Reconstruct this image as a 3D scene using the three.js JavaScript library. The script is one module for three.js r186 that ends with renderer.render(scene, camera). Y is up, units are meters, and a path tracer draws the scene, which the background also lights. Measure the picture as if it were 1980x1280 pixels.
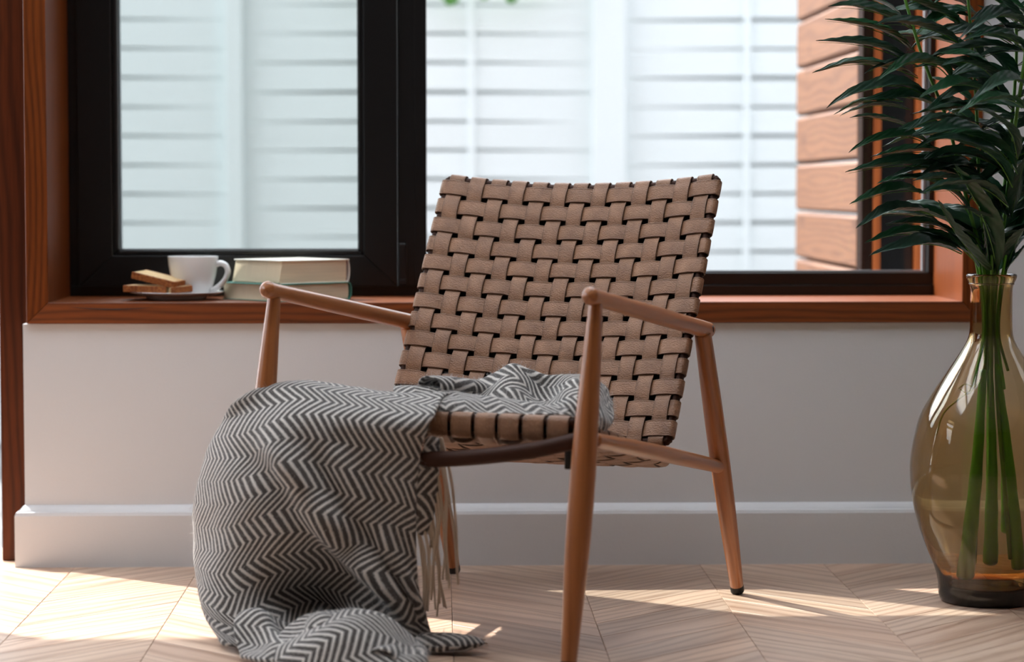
import * as THREE from 'three';
import { mergeGeometries, mergeVertices, toCreasedNormals } from 'three/addons/utils/BufferGeometryUtils.js';
import { RoundedBoxGeometry } from 'three/addons/geometries/RoundedBoxGeometry.js';
import { ImprovedNoise } from 'three/addons/math/ImprovedNoise.js';

// ------------------------------------------------------------------ camera, sky, sun, exposure
const scene = new THREE.Scene();
const camera = new THREE.PerspectiveCamera(2 * Math.atan(640 / 4675) * 180 / Math.PI, 1980 / 1280, 0.1, 60);
camera.position.set(0, 0.713, 4.55);
camera.lookAt(0.13596, 0.44593, 0.00988);
camera.focus = 4.12; camera.userData.fStop = 2.6;
const renderer = new THREE.WebGLRenderer({ antialias: true });
renderer.toneMapping = THREE.LinearToneMapping;
renderer.toneMappingExposure = 1.06;
renderer.shadowMap.enabled = true;
const SUN_DIR = new THREE.Vector3(-0.566, 0.707, -0.424).normalize();   // towards the sun: high, behind the window and to the left
const sun = new THREE.DirectionalLight(0xfffaf4, 9.5);
sun.position.copy(SUN_DIR).multiplyScalar(8); sun.target.position.set(0, 0, 0);
sun.castShadow = true; sun.shadow.mapSize.set(4096, 4096);
Object.assign(sun.shadow.camera, { left: -5, right: 5, top: 5, bottom: -5, near: 0.5, far: 20 }); sun.shadow.bias = -0.0005;
scene.add(sun, sun.target);
{ // hazy summer sky: bluish overhead, paler to the horizon, a broad bright haze round the sun
  const W = 512, H = 256, d = new Float32Array(W * H * 4);
  for (let y = 0; y < H; y++) for (let x = 0; x < W; x++) {
    const up = ((y + 0.5) / H - 0.5) * Math.PI, round = ((x + 0.5) / W - 0.5) * 2 * Math.PI, o = (y * W + x) * 4;
    const c = Math.cos(round) * Math.cos(up) * SUN_DIR.x + Math.sin(up) * SUN_DIR.y + Math.sin(round) * Math.cos(up) * SUN_DIR.z;
    const s = Math.max(0, Math.sin(up)), k = Math.pow(1 - s, 3), a = Math.acos(Math.min(1, Math.max(-1, c))) * 180 / Math.PI;
    const halo = 15.0 * Math.exp(-a / 34);
    d[o] = 0.30 + 0.20 * k + halo * 0.98; d[o + 1] = 0.43 + 0.14 * k + halo; d[o + 2] = 0.62 + 0.03 * k + halo * 1.04; d[o + 3] = 1;
  }
  const t = new THREE.DataTexture(d, W, H, THREE.RGBAFormat, THREE.FloatType);
  t.mapping = THREE.EquirectangularReflectionMapping; t.magFilter = THREE.LinearFilter; t.needsUpdate = true;
  scene.background = t;
}

// ------------------------------------------------------------------ helpers
const V = (x, y, z) => new THREE.Vector3(x, y, z);
function rng(seed) { let a = seed >>> 0; return () => { a = (a + 0x6d2b79f5) | 0; let t = Math.imul(a ^ (a >>> 15), 1 | a); t = (t + Math.imul(t ^ (t >>> 7), 61 | t)) ^ t; return ((t ^ (t >>> 14)) >>> 0) / 4294967296; }; }
const perlin = new ImprovedNoise();
const N = (x, y, z = 0) => perlin.noise(x, y, z);
const fbm = (x, y, z = 0) => N(x, y, z) + 0.5 * N(x * 2.03, y * 2.03, z + 7) + 0.25 * N(x * 4.1, y * 4.1, z + 13);
const clamp = (x, a = 0, b = 1) => Math.min(b, Math.max(a, x));
const mix = (a, b, t) => a + (b - a) * t;
const smooth = (a, b, x) => { const t = clamp((x - a) / (b - a)); return t * t * (3 - 2 * t); };
const used = {};
const numbered = (n) => { const k = (used[n] = (used[n] ?? -1) + 1); return k ? n + '_' + String(k).padStart(3, '0') : n; };
function mesh(name, geo, mat, parent = scene) {
  const m = new THREE.Mesh(geo, mat); m.name = parent === scene ? numbered(name) : name; m.castShadow = m.receiveShadow = true;
  parent.add(m); return m;
}
function thing(name, label, category, pos = [0, 0, 0], turn = 0, group) {
  const o = new THREE.Group(); o.name = numbered(name); o.position.set(...pos); o.rotation.y = turn; scene.add(o);
  return tag(o, label, category, group);
}
function tag(o, label, category, group) { o.userData.label = label; o.userData.category = category; if (group) o.userData.group = group; return o; }
function structure(o, label) { o.userData.kind = 'structure'; if (label) o.userData.label = label; return o; }
function part(name, geo, mat, parent) {  // numbers repeats of a part within its parent
  const n = parent.children.filter((c) => c.name.replace(/_\d{3}$/, '') === name).length;
  return mesh(n ? name + '_' + String(n).padStart(3, '0') : name, geo, mat, parent);
}
// uv in metres from the dominant face direction; 'grain' is the axis that u follows
function boxUV(g, grain = 'x', off = [0, 0]) {
  const p = g.attributes.position, n = g.attributes.normal, uv = new Float32Array(p.count * 2), gi = 'xyz'.indexOf(grain);
  for (let i = 0; i < p.count; i++) {
    const P = [p.getX(i), p.getY(i), p.getZ(i)], A = [Math.abs(n.getX(i)), Math.abs(n.getY(i)), Math.abs(n.getZ(i))];
    const d = A.indexOf(Math.max(...A)), rest = [0, 1, 2].filter((k) => k !== d), u = rest.includes(gi) ? gi : rest[0], w = rest.find((k) => k !== u);
    uv[i * 2] = P[u] + off[0]; uv[i * 2 + 1] = P[w] + off[1] + P[d] * 0.37;
  }
  g.setAttribute('uv', new THREE.BufferAttribute(uv, 2)); return g;
}
function box(x0, x1, y0, y1, z0, z1, grain = 'x', r = 0, off) {
  const g = r ? new RoundedBoxGeometry(x1 - x0, y1 - y0, z1 - z0, 2, r) : new THREE.BoxGeometry(x1 - x0, y1 - y0, z1 - z0);
  g.translate((x0 + x1) / 2, (y0 + y1) / 2, (z0 + z1) / 2); return boxUV(g, grain, off);
}
const merge = (list) => mergeGeometries(list.map((g) => { const h = g.index ? g.toNonIndexed() : g; for (const k of Object.keys(h.attributes)) if (!['position', 'normal', 'uv'].includes(k)) h.deleteAttribute(k); return h; }));
// a convex polygon in the plane, extruded with a small bevel, along z
function slab(points, z0, z1, bevel = 0.001, grain = 'x', off) {
  const s = new THREE.Shape(points.map(([x, y]) => new THREE.Vector2(x, y)));
  const g = new THREE.ExtrudeGeometry(s, { depth: z1 - z0 - 2 * bevel, bevelEnabled: bevel > 0, bevelSize: bevel, bevelOffset: -bevel, bevelThickness: bevel, bevelSegments: 1, curveSegments: 12 });
  g.translate(0, 0, z0 + bevel); return boxUV(g, grain, off);
}
// round bar through points with a radius for each point (along arc length 0..1)
function bar(pts, radius, seg = 24, sides = 16, caps = true) {
  const c = new THREE.CatmullRomCurve3(pts), pos = [], uv = [], idx = [], L = c.getLength();
  const fr = c.computeFrenetFrames(seg, false);
  const put = (P, B, Nn, r, k, v) => { for (let j = 0; j <= sides; j++) { const a = j / sides * Math.PI * 2, p = P.clone().addScaledVector(Nn, Math.cos(a) * r).addScaledVector(B, Math.sin(a) * r); pos.push(p.x, p.y, p.z); uv.push(v, a * 0.016); } };
  const rings = [];
  for (let i = 0; i <= seg; i++) rings.push([c.getPointAt(i / seg), i, radius(i / seg), i / seg * L]);
  const list = [];
  if (caps) { const [P, i, r] = rings[0], T = fr.tangents[0]; for (const k of [1, 0.75, 0.4]) list.push([P.clone().addScaledVector(T, -r * 0.55 * Math.sin(Math.acos(1 - k) || 0) * k), 0, r * Math.sqrt(Math.max(0.0004, 1 - k * k)), 0]); }
  list.push(...rings);
  if (caps) { const [P, i, r] = rings[seg], T = fr.tangents[seg]; for (const k of [0.4, 0.75, 1]) list.push([P.clone().addScaledVector(T, r * 0.55 * Math.sin(Math.acos(1 - k) || 0) * k), seg, r * Math.sqrt(Math.max(0.0004, 1 - k * k)), L]); }
  for (const [P, i, r, v] of list) put(P, fr.binormals[i], fr.normals[i], r, i, v);
  for (let i = 0; i < list.length - 1; i++) for (let j = 0; j < sides; j++) { const a = i * (sides + 1) + j, b = a + sides + 1; idx.push(a, a + 1, b, b, a + 1, b + 1); }
  const g = new THREE.BufferGeometry(); g.setAttribute('position', new THREE.Float32BufferAttribute(pos, 3)); g.setAttribute('uv', new THREE.Float32BufferAttribute(uv, 2)); g.setIndex(idx); g.computeVertexNormals();
  return g;
}
function tex(w, h, fn, srgb = true, repeatX = 1, repeatY = 1, wrap = THREE.MirroredRepeatWrapping) {
  const d = new Uint8Array(w * h * 4);
  for (let y = 0; y < h; y++) for (let x = 0; x < w; x++) { const c = fn(x / w, y / h), o = (y * w + x) * 4; d[o] = clamp(c[0]) * 255; d[o + 1] = clamp(c[1]) * 255; d[o + 2] = clamp(c[2]) * 255; d[o + 3] = 255; }
  const t = new THREE.DataTexture(d, w, h); t.wrapS = t.wrapT = wrap; t.magFilter = THREE.LinearFilter; t.minFilter = THREE.LinearMipmapLinearFilter; t.generateMipmaps = true;
  if (srgb) t.colorSpace = THREE.SRGBColorSpace; t.repeat.set(repeatX, repeatY); t.needsUpdate = true; return t;
}
const grey = (f) => (u, v) => { const k = f(u, v); return [k, k, k]; };
const std = (o) => new THREE.MeshStandardMaterial(o), phys = (o) => new THREE.MeshPhysicalMaterial(o);
const rgb = (r, g, b) => new THREE.Color().setRGB(r / 255, g / 255, b / 255, THREE.SRGBColorSpace);

// wood: 1 m along the grain (u), 0.25 m across (v)
function woodTex(light, dark, seed, rings = 9, streak = 0.5, knots = []) {
  return tex(1024, 256, (u, v) => {
    let y = v * 0.25, x = u, w = 0;
    for (const [kx, ky, kr] of knots) { const dx = (x - kx) * 0.45, dy = y - ky, d = Math.hypot(dx, dy); y += dy * 0.9 * Math.exp(-((d / kr) ** 2)); w = Math.max(w, Math.exp(-((d / kr) ** 2) * 5)); }
    const r = y * rings * 10 + N(x * 1.7, y * 9, seed) * 1.6 + N(x * 5, y * 26, seed + 3) * 0.35;
    const ring = Math.pow(0.5 + 0.5 * Math.sin(r * Math.PI * 2), 2.2);
    const fine = N(x * 9, y * 900, seed + 5) * 0.5 + N(x * 30, y * 2200, seed + 6) * 0.35;
    const t = clamp(0.42 * ring + streak * (fine + 0.35) + 0.25 * N(x * 1.2, y * 14, seed + 9) + w * 0.7);
    return [0, 1, 2].map((c) => mix(light[c], dark[c], t) / 255);
  }, true, 1, 4);
}
const woodBump = tex(1024, 256, grey((u, v) => 0.5 + 0.3 * N(u * 9, v * 225, 5) + 0.2 * N(u * 30, v * 550, 6)), false, 1, 4);

// ------------------------------------------------------------------ materials
const M = {};
M.wall = std({ color: rgb(211, 214, 218), roughness: 0.62, bumpMap: tex(512, 512, grey((u, v) => 0.5 + 0.35 * fbm(u * 14, v * 14, 2) + 0.15 * N(u * 120, v * 120, 4)), false, 2, 2), bumpScale: 0.0004 });
M.paint = std({ color: rgb(212, 214, 217), roughness: 0.45, bumpMap: M.wall.bumpMap, bumpScale: 0.0005 });
M.ceiling = std({ color: rgb(228, 230, 232), roughness: 0.9 });
M.sideWall = std({ color: rgb(128, 122, 116), roughness: 0.8 });
M.teak = phys({ map: woodTex([122, 62, 22], [62, 27, 7], 21, 7, 0.45, [[0.25, 0.07, 0.02]]), roughness: 0.42, specularIntensity: 0.45, bumpMap: woodBump, bumpScale: 0.0004 });
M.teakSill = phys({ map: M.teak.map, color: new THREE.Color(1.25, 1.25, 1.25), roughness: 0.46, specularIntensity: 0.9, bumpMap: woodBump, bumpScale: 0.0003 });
M.teakPale = phys({ map: woodTex([176, 96, 48], [120, 58, 24], 23, 7, 0.45), roughness: 0.5, specularIntensity: 0.3 });
M.teakDark = phys({ map: woodTex([96, 46, 20], [48, 20, 8], 33, 6, 0.5), roughness: 0.45, specularIntensity: 0.45, bumpMap: woodBump, bumpScale: 0.0004 });
M.siding = std({ color: rgb(148, 140, 132), map: woodTex([204, 144, 98], [146, 92, 56], 51, 5, 0.5, [[0.62, 0.07, 0.03], [0.2, 0.18, 0.02]]), roughness: 0.6, bumpMap: woodBump, bumpScale: 0.0006 });
M.black = std({ color: rgb(10, 10, 12), roughness: 0.36, bumpMap: tex(256, 256, grey((u, v) => 0.5 + 0.4 * N(u * 90, v * 90, 3)), false, 6, 6), bumpScale: 0.00008 });
M.gasket = phys({ color: rgb(8, 8, 9), roughness: 0.5, specularIntensity: 0.25 });
M.spacer = std({ color: rgb(150, 155, 160), roughness: 0.35, metalness: 0.8 });
M.tintedPane = phys({ color: new THREE.Color(0.70, 0.75, 0.73), transmission: 1, thickness: 0, roughness: 0, ior: 1.5 });
M.opal = phys({ color: new THREE.Color(0.94, 0.97, 1.0), transmission: 1, thickness: 0, roughness: 1.0, ior: 1.3 });
M.pane = phys({ color: 0xffffff, transmission: 1, thickness: 0, roughness: 0, ior: 1.5 });
M.fence = std({ color: rgb(228, 234, 234), roughness: 0.6, bumpMap: woodBump, bumpScale: 0.0003 });
M.paving = std({ map: tex(512, 512, (u, v) => { const k = 0.42 + 0.1 * fbm(u * 9, v * 9, 8) + 0.05 * N(u * 90, v * 90, 1); return [k, k, k * 0.99]; }, true, 0.5, 0.5), roughness: 0.85 });
M.postDark = phys({ specularIntensity: 0.15, color: rgb(210, 200, 190), map: woodTex([52, 30, 20], [26, 15, 10], 61, 6, 0.5), roughness: 0.6 });
const floorTex = [71, 72, 73].map((s, i) => woodTex([220, 194, 172], [152, 118, 96], s, 3.2, 0.42, i === 1 ? [[0.4, 0.1, 0.025]] : []));
M.planks = [];
[[1, 1, 1], [0.9, 0.88, 0.86], [1.08, 1.05, 1.02], [0.96, 0.93, 0.92], [1.03, 0.98, 0.95], [0.86, 0.84, 0.83]].forEach((c, i) => M.planks.push(phys({ map: floorTex[i % 3], color: new THREE.Color(...c.map((x) => x * 0.94)), roughness: 0.38, bumpMap: woodBump, bumpScale: 0.00025 })));
M.underfloor = std({ color: rgb(70, 50, 40), roughness: 0.9 });
M.chairWood = phys({ map: woodTex([176, 110, 62], [136, 78, 38], 81, 5, 0.4), roughness: 0.36, bumpMap: woodBump, bumpScale: 0.0002, clearcoat: 0.6, clearcoatRoughness: 0.22 });
M.rubber = std({ color: rgb(24, 22, 21), roughness: 0.6 });
M.leather = phys({
  vertexColors: true, roughness: 0.42, specularIntensity: 0.9,
  map: tex(512, 512, (u, v) => { const k = 0.07 * fbm(u * 6, v * 6, 4) + 0.05 * N(u * 130, v * 60, 8); return [0.575 + k, 0.425 + k * 0.85, 0.32 + k * 0.7]; }, true, 6, 6),
  bumpMap: tex(512, 512, grey((u, v) => 0.5 + 0.28 * N(u * 40, v * 85, 3) + 0.24 * N(u * 85, v * 150, 9) + 0.1 * N(u * 220, v * 260, 5)), false, 6, 6), bumpScale: 0.0012,
});
M.darkLeather = phys({ color: rgb(60, 34, 22), roughness: 0.5, specularIntensity: 0.35, bumpMap: M.leather.bumpMap, bumpScale: 0.0005 });
M.porcelain = phys({ color: rgb(238, 238, 238), roughness: 0.18, clearcoat: 0.6, clearcoatRoughness: 0.08 });
M.crust = std({ map: tex(256, 256, (u, v) => { const t = clamp(0.5 + 0.7 * fbm(u * 8, v * 8, 5)); return [mix(0.72, 0.5, t), mix(0.44, 0.25, t), mix(0.2, 0.09, t)]; }, true, 20, 20), roughness: 0.75, bumpMap: tex(256, 256, grey((u, v) => 0.5 + 0.5 * fbm(u * 20, v * 20, 6)), false, 20, 20), bumpScale: 0.0012 });
M.crumb = std({ map: tex(256, 256, (u, v) => { const t = clamp(0.5 + 0.8 * fbm(u * 18, v * 18, 15)); return [mix(0.95, 0.84, t), mix(0.87, 0.68, t), mix(0.72, 0.45, t)]; }, true, 20, 20), roughness: 0.9, bumpMap: tex(256, 256, grey((u, v) => 0.5 + 0.5 * fbm(u * 30, v * 30, 16)), false, 20, 20), bumpScale: 0.0012 });
M.pages = std({ map: tex(64, 1024, (u, v) => { const k = 0.86 + 0.1 * N(v * 300, u * 2, 5) + 0.06 * N(v * 60, u * 3, 7) + 0.03 * N(v * 20, u * 5); return [k, k * 0.93, k * 0.8]; }, true, 2, 18), roughness: 0.9, bumpMap: tex(64, 1024, grey((u, v) => 0.5 + 0.5 * N(v * 300, u * 2, 5)), false, 2, 18), bumpScale: 0.0003 });
M.coverWhite = phys({ color: rgb(236, 232, 222), roughness: 0.35, clearcoat: 0.3 });
M.coverTeal = phys({ color: rgb(62, 138, 124), roughness: 0.4, clearcoat: 0.2 });
M.coverLining = std({ color: rgb(120, 52, 48), roughness: 0.7 });
M.glass = phys({ color: 0xffffff, transmission: 1, thickness: 0.005, ior: 1.5, roughness: 0.0, attenuationColor: new THREE.Color(0.55, 0.36, 0.14), attenuationDistance: 0.009 });
M.leaf = [[0.014, 0.068, 0.034], [0.013, 0.085, 0.030], [0.028, 0.074, 0.050]].map((c) => phys({ color: new THREE.Color(...c), roughness: 0.38, transmission: 0.25, thickness: 0, specularIntensity: 1, bumpMap: tex(128, 256, grey((u, v) => 0.5 + 0.25 * Math.sin((v * 46 + Math.abs(u - 0.5) * 26) * 1.0) + 0.25 * N(u * 6, v * 24, 5)), false, 1, 1), bumpScale: 0.0008 }));
M.stem = phys({ color: new THREE.Color(0.15, 0.36, 0.05), roughness: 0.4, transmission: 0.12, thickness: 0 });
M.stemThick = phys({ color: new THREE.Color(0.10, 0.42, 0.02), roughness: 0.3, clearcoat: 0.3 });
M.stemPale = phys({ color: new THREE.Color(0.36, 0.38, 0.06), roughness: 0.4 });
M.vineLeaf = phys({ color: new THREE.Color(0.10, 0.30, 0.05), roughness: 0.5, transmission: 0.4, thickness: 0 });
M.fibre = std({ color: rgb(214, 214, 214), roughness: 1 });
M.tassel = phys({ color: rgb(206, 190, 170), roughness: 0.95, sheen: 0.4, sheenColor: new THREE.Color(0.9, 0.88, 0.85), sheenRoughness: 0.5 });
{ // herringbone wool: 0.30 m x 0.30 m, zigzag bands 37.5 mm high, a pale yarn every 13.6 mm
  const S = 0.3, P = S / 22, B = 0.0375;
  const stripe = (u, v) => {
    const x = u * S, y = v * S, wob = 0.0006 * N(x * 160, y * 160, 2), zig = Math.abs(((y / B) % 2) - 1) * 0.031;
    const f = ((((x + wob - zig) / P) % 1) + 1) % 1, edge = 0.07 * N(x * 900, y * 900, 6) + 0.03 * N(x * 2200, y * 2200, 9);
    return smooth(0.29, 0.11, Math.abs(f - 0.5) + edge * 2.2);
  };
  const yarn = (u, v) => 0.5 + 0.5 * Math.sin((u * S * 2 * Math.PI) / 0.0023 + 2 * N(u * 90, v * 90)) * Math.sin((v * S * 2 * Math.PI) / 0.0028 + 2 * N(u * 70, v * 120, 5));
  const map = tex(1024, 1024, (u, v) => { const t = stripe(u, v), n = 0.05 * N(u * 210, v * 210, 3) + 0.04 * N(u * 420, v * 420, 8); return [mix(0.345, 0.87, t) + n, mix(0.33, 0.85, t) + n, mix(0.32, 0.825, t) + n]; }, true, 1 / S, 1 / S, THREE.RepeatWrapping);
  const bump = tex(1024, 1024, grey((u, v) => 0.25 + 0.4 * stripe(u, v) + 0.2 * yarn(u, v) + 0.15 * N(u * 300, v * 300, 4)), false, 1 / S, 1 / S, THREE.RepeatWrapping);
  M.wool = phys({ map, bumpMap: bump, bumpScale: 0.0022, roughness: 1, specularIntensity: 0.2, sheen: 1.0, sheenColor: new THREE.Color(0.9, 0.93, 0.96), sheenRoughness: 0.7 });
}

// ------------------------------------------------------------------ floor: chevron boards running away from the camera
{
  const fl = structure(new THREE.Group(), 'light oak chevron floor of narrow slanting boards'); fl.name = 'floor'; scene.add(fl);
  part('subfloor', box(-2.5, 2.9, -0.06, -0.0085, -0.3, 5.5), M.underfloor, fl);
  const W = 0.2365, X0 = 0.02, D = 0.118, rest = M.planks.map(() => []), R = rng(5);
  const clip = (poly, axis, lim, sgn) => { const out = []; for (let i = 0; i < poly.length; i++) { const a = poly[i], b = poly[(i + 1) % poly.length], da = (a[axis] - lim) * sgn, db = (b[axis] - lim) * sgn; if (da >= 0) out.push(a); if (da * db < 0) { const t = da / (da - db); out.push([mix(a[0], b[0], t), mix(a[1], b[1], t)]); } } return out; };
  for (let k = -11; k <= 11; k++) for (let i = -4; i < 50; i++) {
    const xl = X0 + W * k, xr = xl + W, s = ((k % 2) + 2) % 2 === 0 ? 1 : -1, zl = i * D + (s > 0 ? -W : 0) + 0.03, zr = zl + s * W;
    let poly = [[xl, zl], [xr, zr], [xr, zr + D], [xl, zl + D]];
    const toC = poly.reduce((a, p) => [a[0] + p[0] / 4, a[1] + p[1] / 4], [0, 0]);
    const inset = (e) => { let q = [[xl + e, zl + e * 1.41 + s * e], [xr - e, zr + e * 1.41 - s * e], [xr - e, zr + D - e * 1.41 - s * e], [xl + e, zl + D - e * 1.41 + s * e]]; q = clip(q, 1, -0.25 + e, 1); q = clip(q, 1, 5.45 - e, -1); q = clip(q, 0, -2.4 + e, 1); q = clip(q, 0, 2.8 - e, -1); return q; };
    const lo = inset(0.0003), hi = inset(0.0011), m = (R() * M.planks.length) | 0, ou = R() * 7, ov = R() * 3;
    if (lo.length < 3 || hi.length !== lo.length) continue;
    const n = lo.length, pos = [], uv = [], idx = [];
    const dir = [Math.SQRT1_2, s * Math.SQRT1_2], q = (p) => [(p[0] - toC[0]) * dir[0] + (p[1] - toC[1]) * dir[1] + ou, -(p[0] - toC[0]) * dir[1] + (p[1] - toC[1]) * dir[0] + ov];
    const face = (ps) => { const b = pos.length / 3; for (const p of ps) { pos.push(p[0], p[2], p[1]); uv.push(...q(p)); } for (let j = 1; j < ps.length - 1; j++) idx.push(b, b + j + 1, b + j); };
    face(hi.map((p) => [p[0], p[1], 0]));
    for (let j = 0; j < n; j++) { const j2 = (j + 1) % n; face([[...hi[j2], 0], [...hi[j], 0], [...lo[j], -0.0009], [...lo[j2], -0.0009]]); face([[...lo[j2], -0.0009], [...lo[j], -0.0009], [...lo[j], -0.0085], [...lo[j2], -0.0085]]); }
    let g = new THREE.BufferGeometry(); g.setAttribute('position', new THREE.Float32BufferAttribute(pos, 3)); g.setAttribute('uv', new THREE.Float32BufferAttribute(uv, 2)); g.setIndex(idx); g = g.toNonIndexed(); g.computeVertexNormals();
    if (toC[1] > -0.08 && toC[1] < 1.3 && toC[0] > -1.25 && toC[0] < 1.5) part('plank', g, M.planks[m], fl); else rest[m].push(g);
  }
  rest.forEach((l, i) => { if (l.length) part('plank', mergeGeometries(l), M.planks[i], fl).userData.kind = 'stuff'; });
}
structure(mesh('ground', box(-14, 14, -0.2, -0.06, -14, 16, 'x'), M.paving), 'pale paving outside the house');

// ------------------------------------------------------------------ room shell
const WX = -0.784;                                                          // left end of the low white wall
structure(mesh('wall_back', merge([
  box(WX, 2.8, -0.0, 0.459, -0.30, -0.018), box(1.028, 2.8, 0.459, 2.6, -0.30, -0.018), box(-0.84, 1.028, 1.62, 2.6, -0.30, -0.018),
  box(-2.4, -2.0, 0, 2.6, -0.30, -0.018), box(-2.0, -0.84, 2.25, 2.6, -0.30, -0.018)]), M.wall), 'low white plaster wall under the window');
structure(mesh('wall_left', merge([box(-2.6, -2.4, -0.06, 2.6, -0.30, 0.35), box(-2.6, -2.4, -0.06, 1.05, 0.35, 1.3), box(-2.6, -2.4, 2.0, 2.6, 0.35, 1.3), box(-2.6, -2.4, -0.06, 2.6, 1.3, 5.6)]), M.sideWall), 'grey side wall with a window opening');
structure(mesh('wall_right', merge([box(2.8, 3.0, -0.06, 0.8, -0.3, 5.6), box(2.8, 3.0, 2.1, 2.6, -0.3, 5.6), box(2.8, 3.0, 0.8, 2.1, -0.3, -0.05), box(2.8, 3.0, 0.8, 2.1, 0.45, 5.6)]), M.sideWall), 'grey side wall with a wide window opening');
structure(mesh('wall_front', box(-2.4, 2.8, -0.06, 2.6, 5.45, 5.6), M.sideWall), 'grey wall behind the camera');
const SK = [-1.7, 0.9, 0.28, 1.3];                                        // opal roof light over the window seat
structure(mesh('ceiling', merge([box(-3.4, 3.0, 2.6, 2.78, -0.83, SK[2]), box(-3.4, 3.0, 2.6, 2.78, SK[3], 5.75), box(-3.4, SK[0], 2.6, 2.78, SK[2], SK[3]), box(SK[1], 3.0, 2.6, 2.78, SK[2], SK[3])]), M.ceiling), 'white ceiling running out as an eave');
{
  const w = structure(new THREE.Group(), 'opal roof light in the ceiling'); w.name = 'window_2'; scene.add(w);
  part('pane', new THREE.PlaneGeometry(SK[1] - SK[0], SK[3] - SK[2]).rotateX(Math.PI / 2).translate((SK[0] + SK[1]) / 2, 2.70, (SK[2] + SK[3]) / 2), M.opal, w);
  for (let i = 1; i < 4; i++) { const x = mix(SK[0], SK[1], i / 4); part('glazing_bar', box(x - 0.02, x + 0.02, 2.64, 2.74, SK[2], SK[3], 'z', 0.003), M.black, w); }
}

structure(mesh('garden_wall', box(6.3, 6.5, -0.06, 3.2, -4, 5, 'z'), M.wall), 'white garden wall beyond the right-hand window');
// baseboard: block with a bevelled top, returning round the left end of the wall
{
  const xl = WX - 0.017, xr = 2.8, ring = (y, i) => [[xl + i, -0.2], [xl + i, -i], [xr, -i], [xr, -0.2]].map(([x, z]) => [x, y, z]);
  const rings = [ring(0, 0), ring(0.0975, 0), ring(0.1, 0.0012), ring(0.1035, 0.0025), ring(0.1045, 0.0055), ring(0.114, 0.0135), ring(0.1155, 0.0165), ring(0.1165, 0.0178)];
  const pos = []; const quad = (a, b, c, d) => pos.push(...a, ...b, ...c, ...a, ...c, ...d);
  for (let k = 0; k < rings.length - 1; k++) for (let j = 0; j < 3; j++) quad(rings[k][j], rings[k][j + 1], rings[k + 1][j + 1], rings[k + 1][j]);
  let g = new THREE.BufferGeometry(); g.setAttribute('position', new THREE.Float32BufferAttribute(pos, 3)); g = toCreasedNormals(g, 0.3); boxUV(g);
  structure(mesh('baseboard_back', g, M.paint), 'white painted baseboard with a bevelled top under the window');
}
// door post left of the low wall
{
  const d = structure(new THREE.Group(), 'dark brown wooden door post left of the low white wall'); d.name = 'door_1'; scene.add(d);
  part('door_post', box(-0.840, WX - 0.001, 0.0, 2.25, -0.24, -0.083, 'y', 0.003), M.teakDark, d);
  part('door_header', box(-2.0, -0.841, 2.17, 2.249, -0.24, -0.083, 'x', 0.003), M.teakDark, d);
  part('door_post', box(-1.999, -1.945, 0.0, 2.169, -0.24, -0.083, 'y', 0.003), M.teakDark, d);
}
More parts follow.
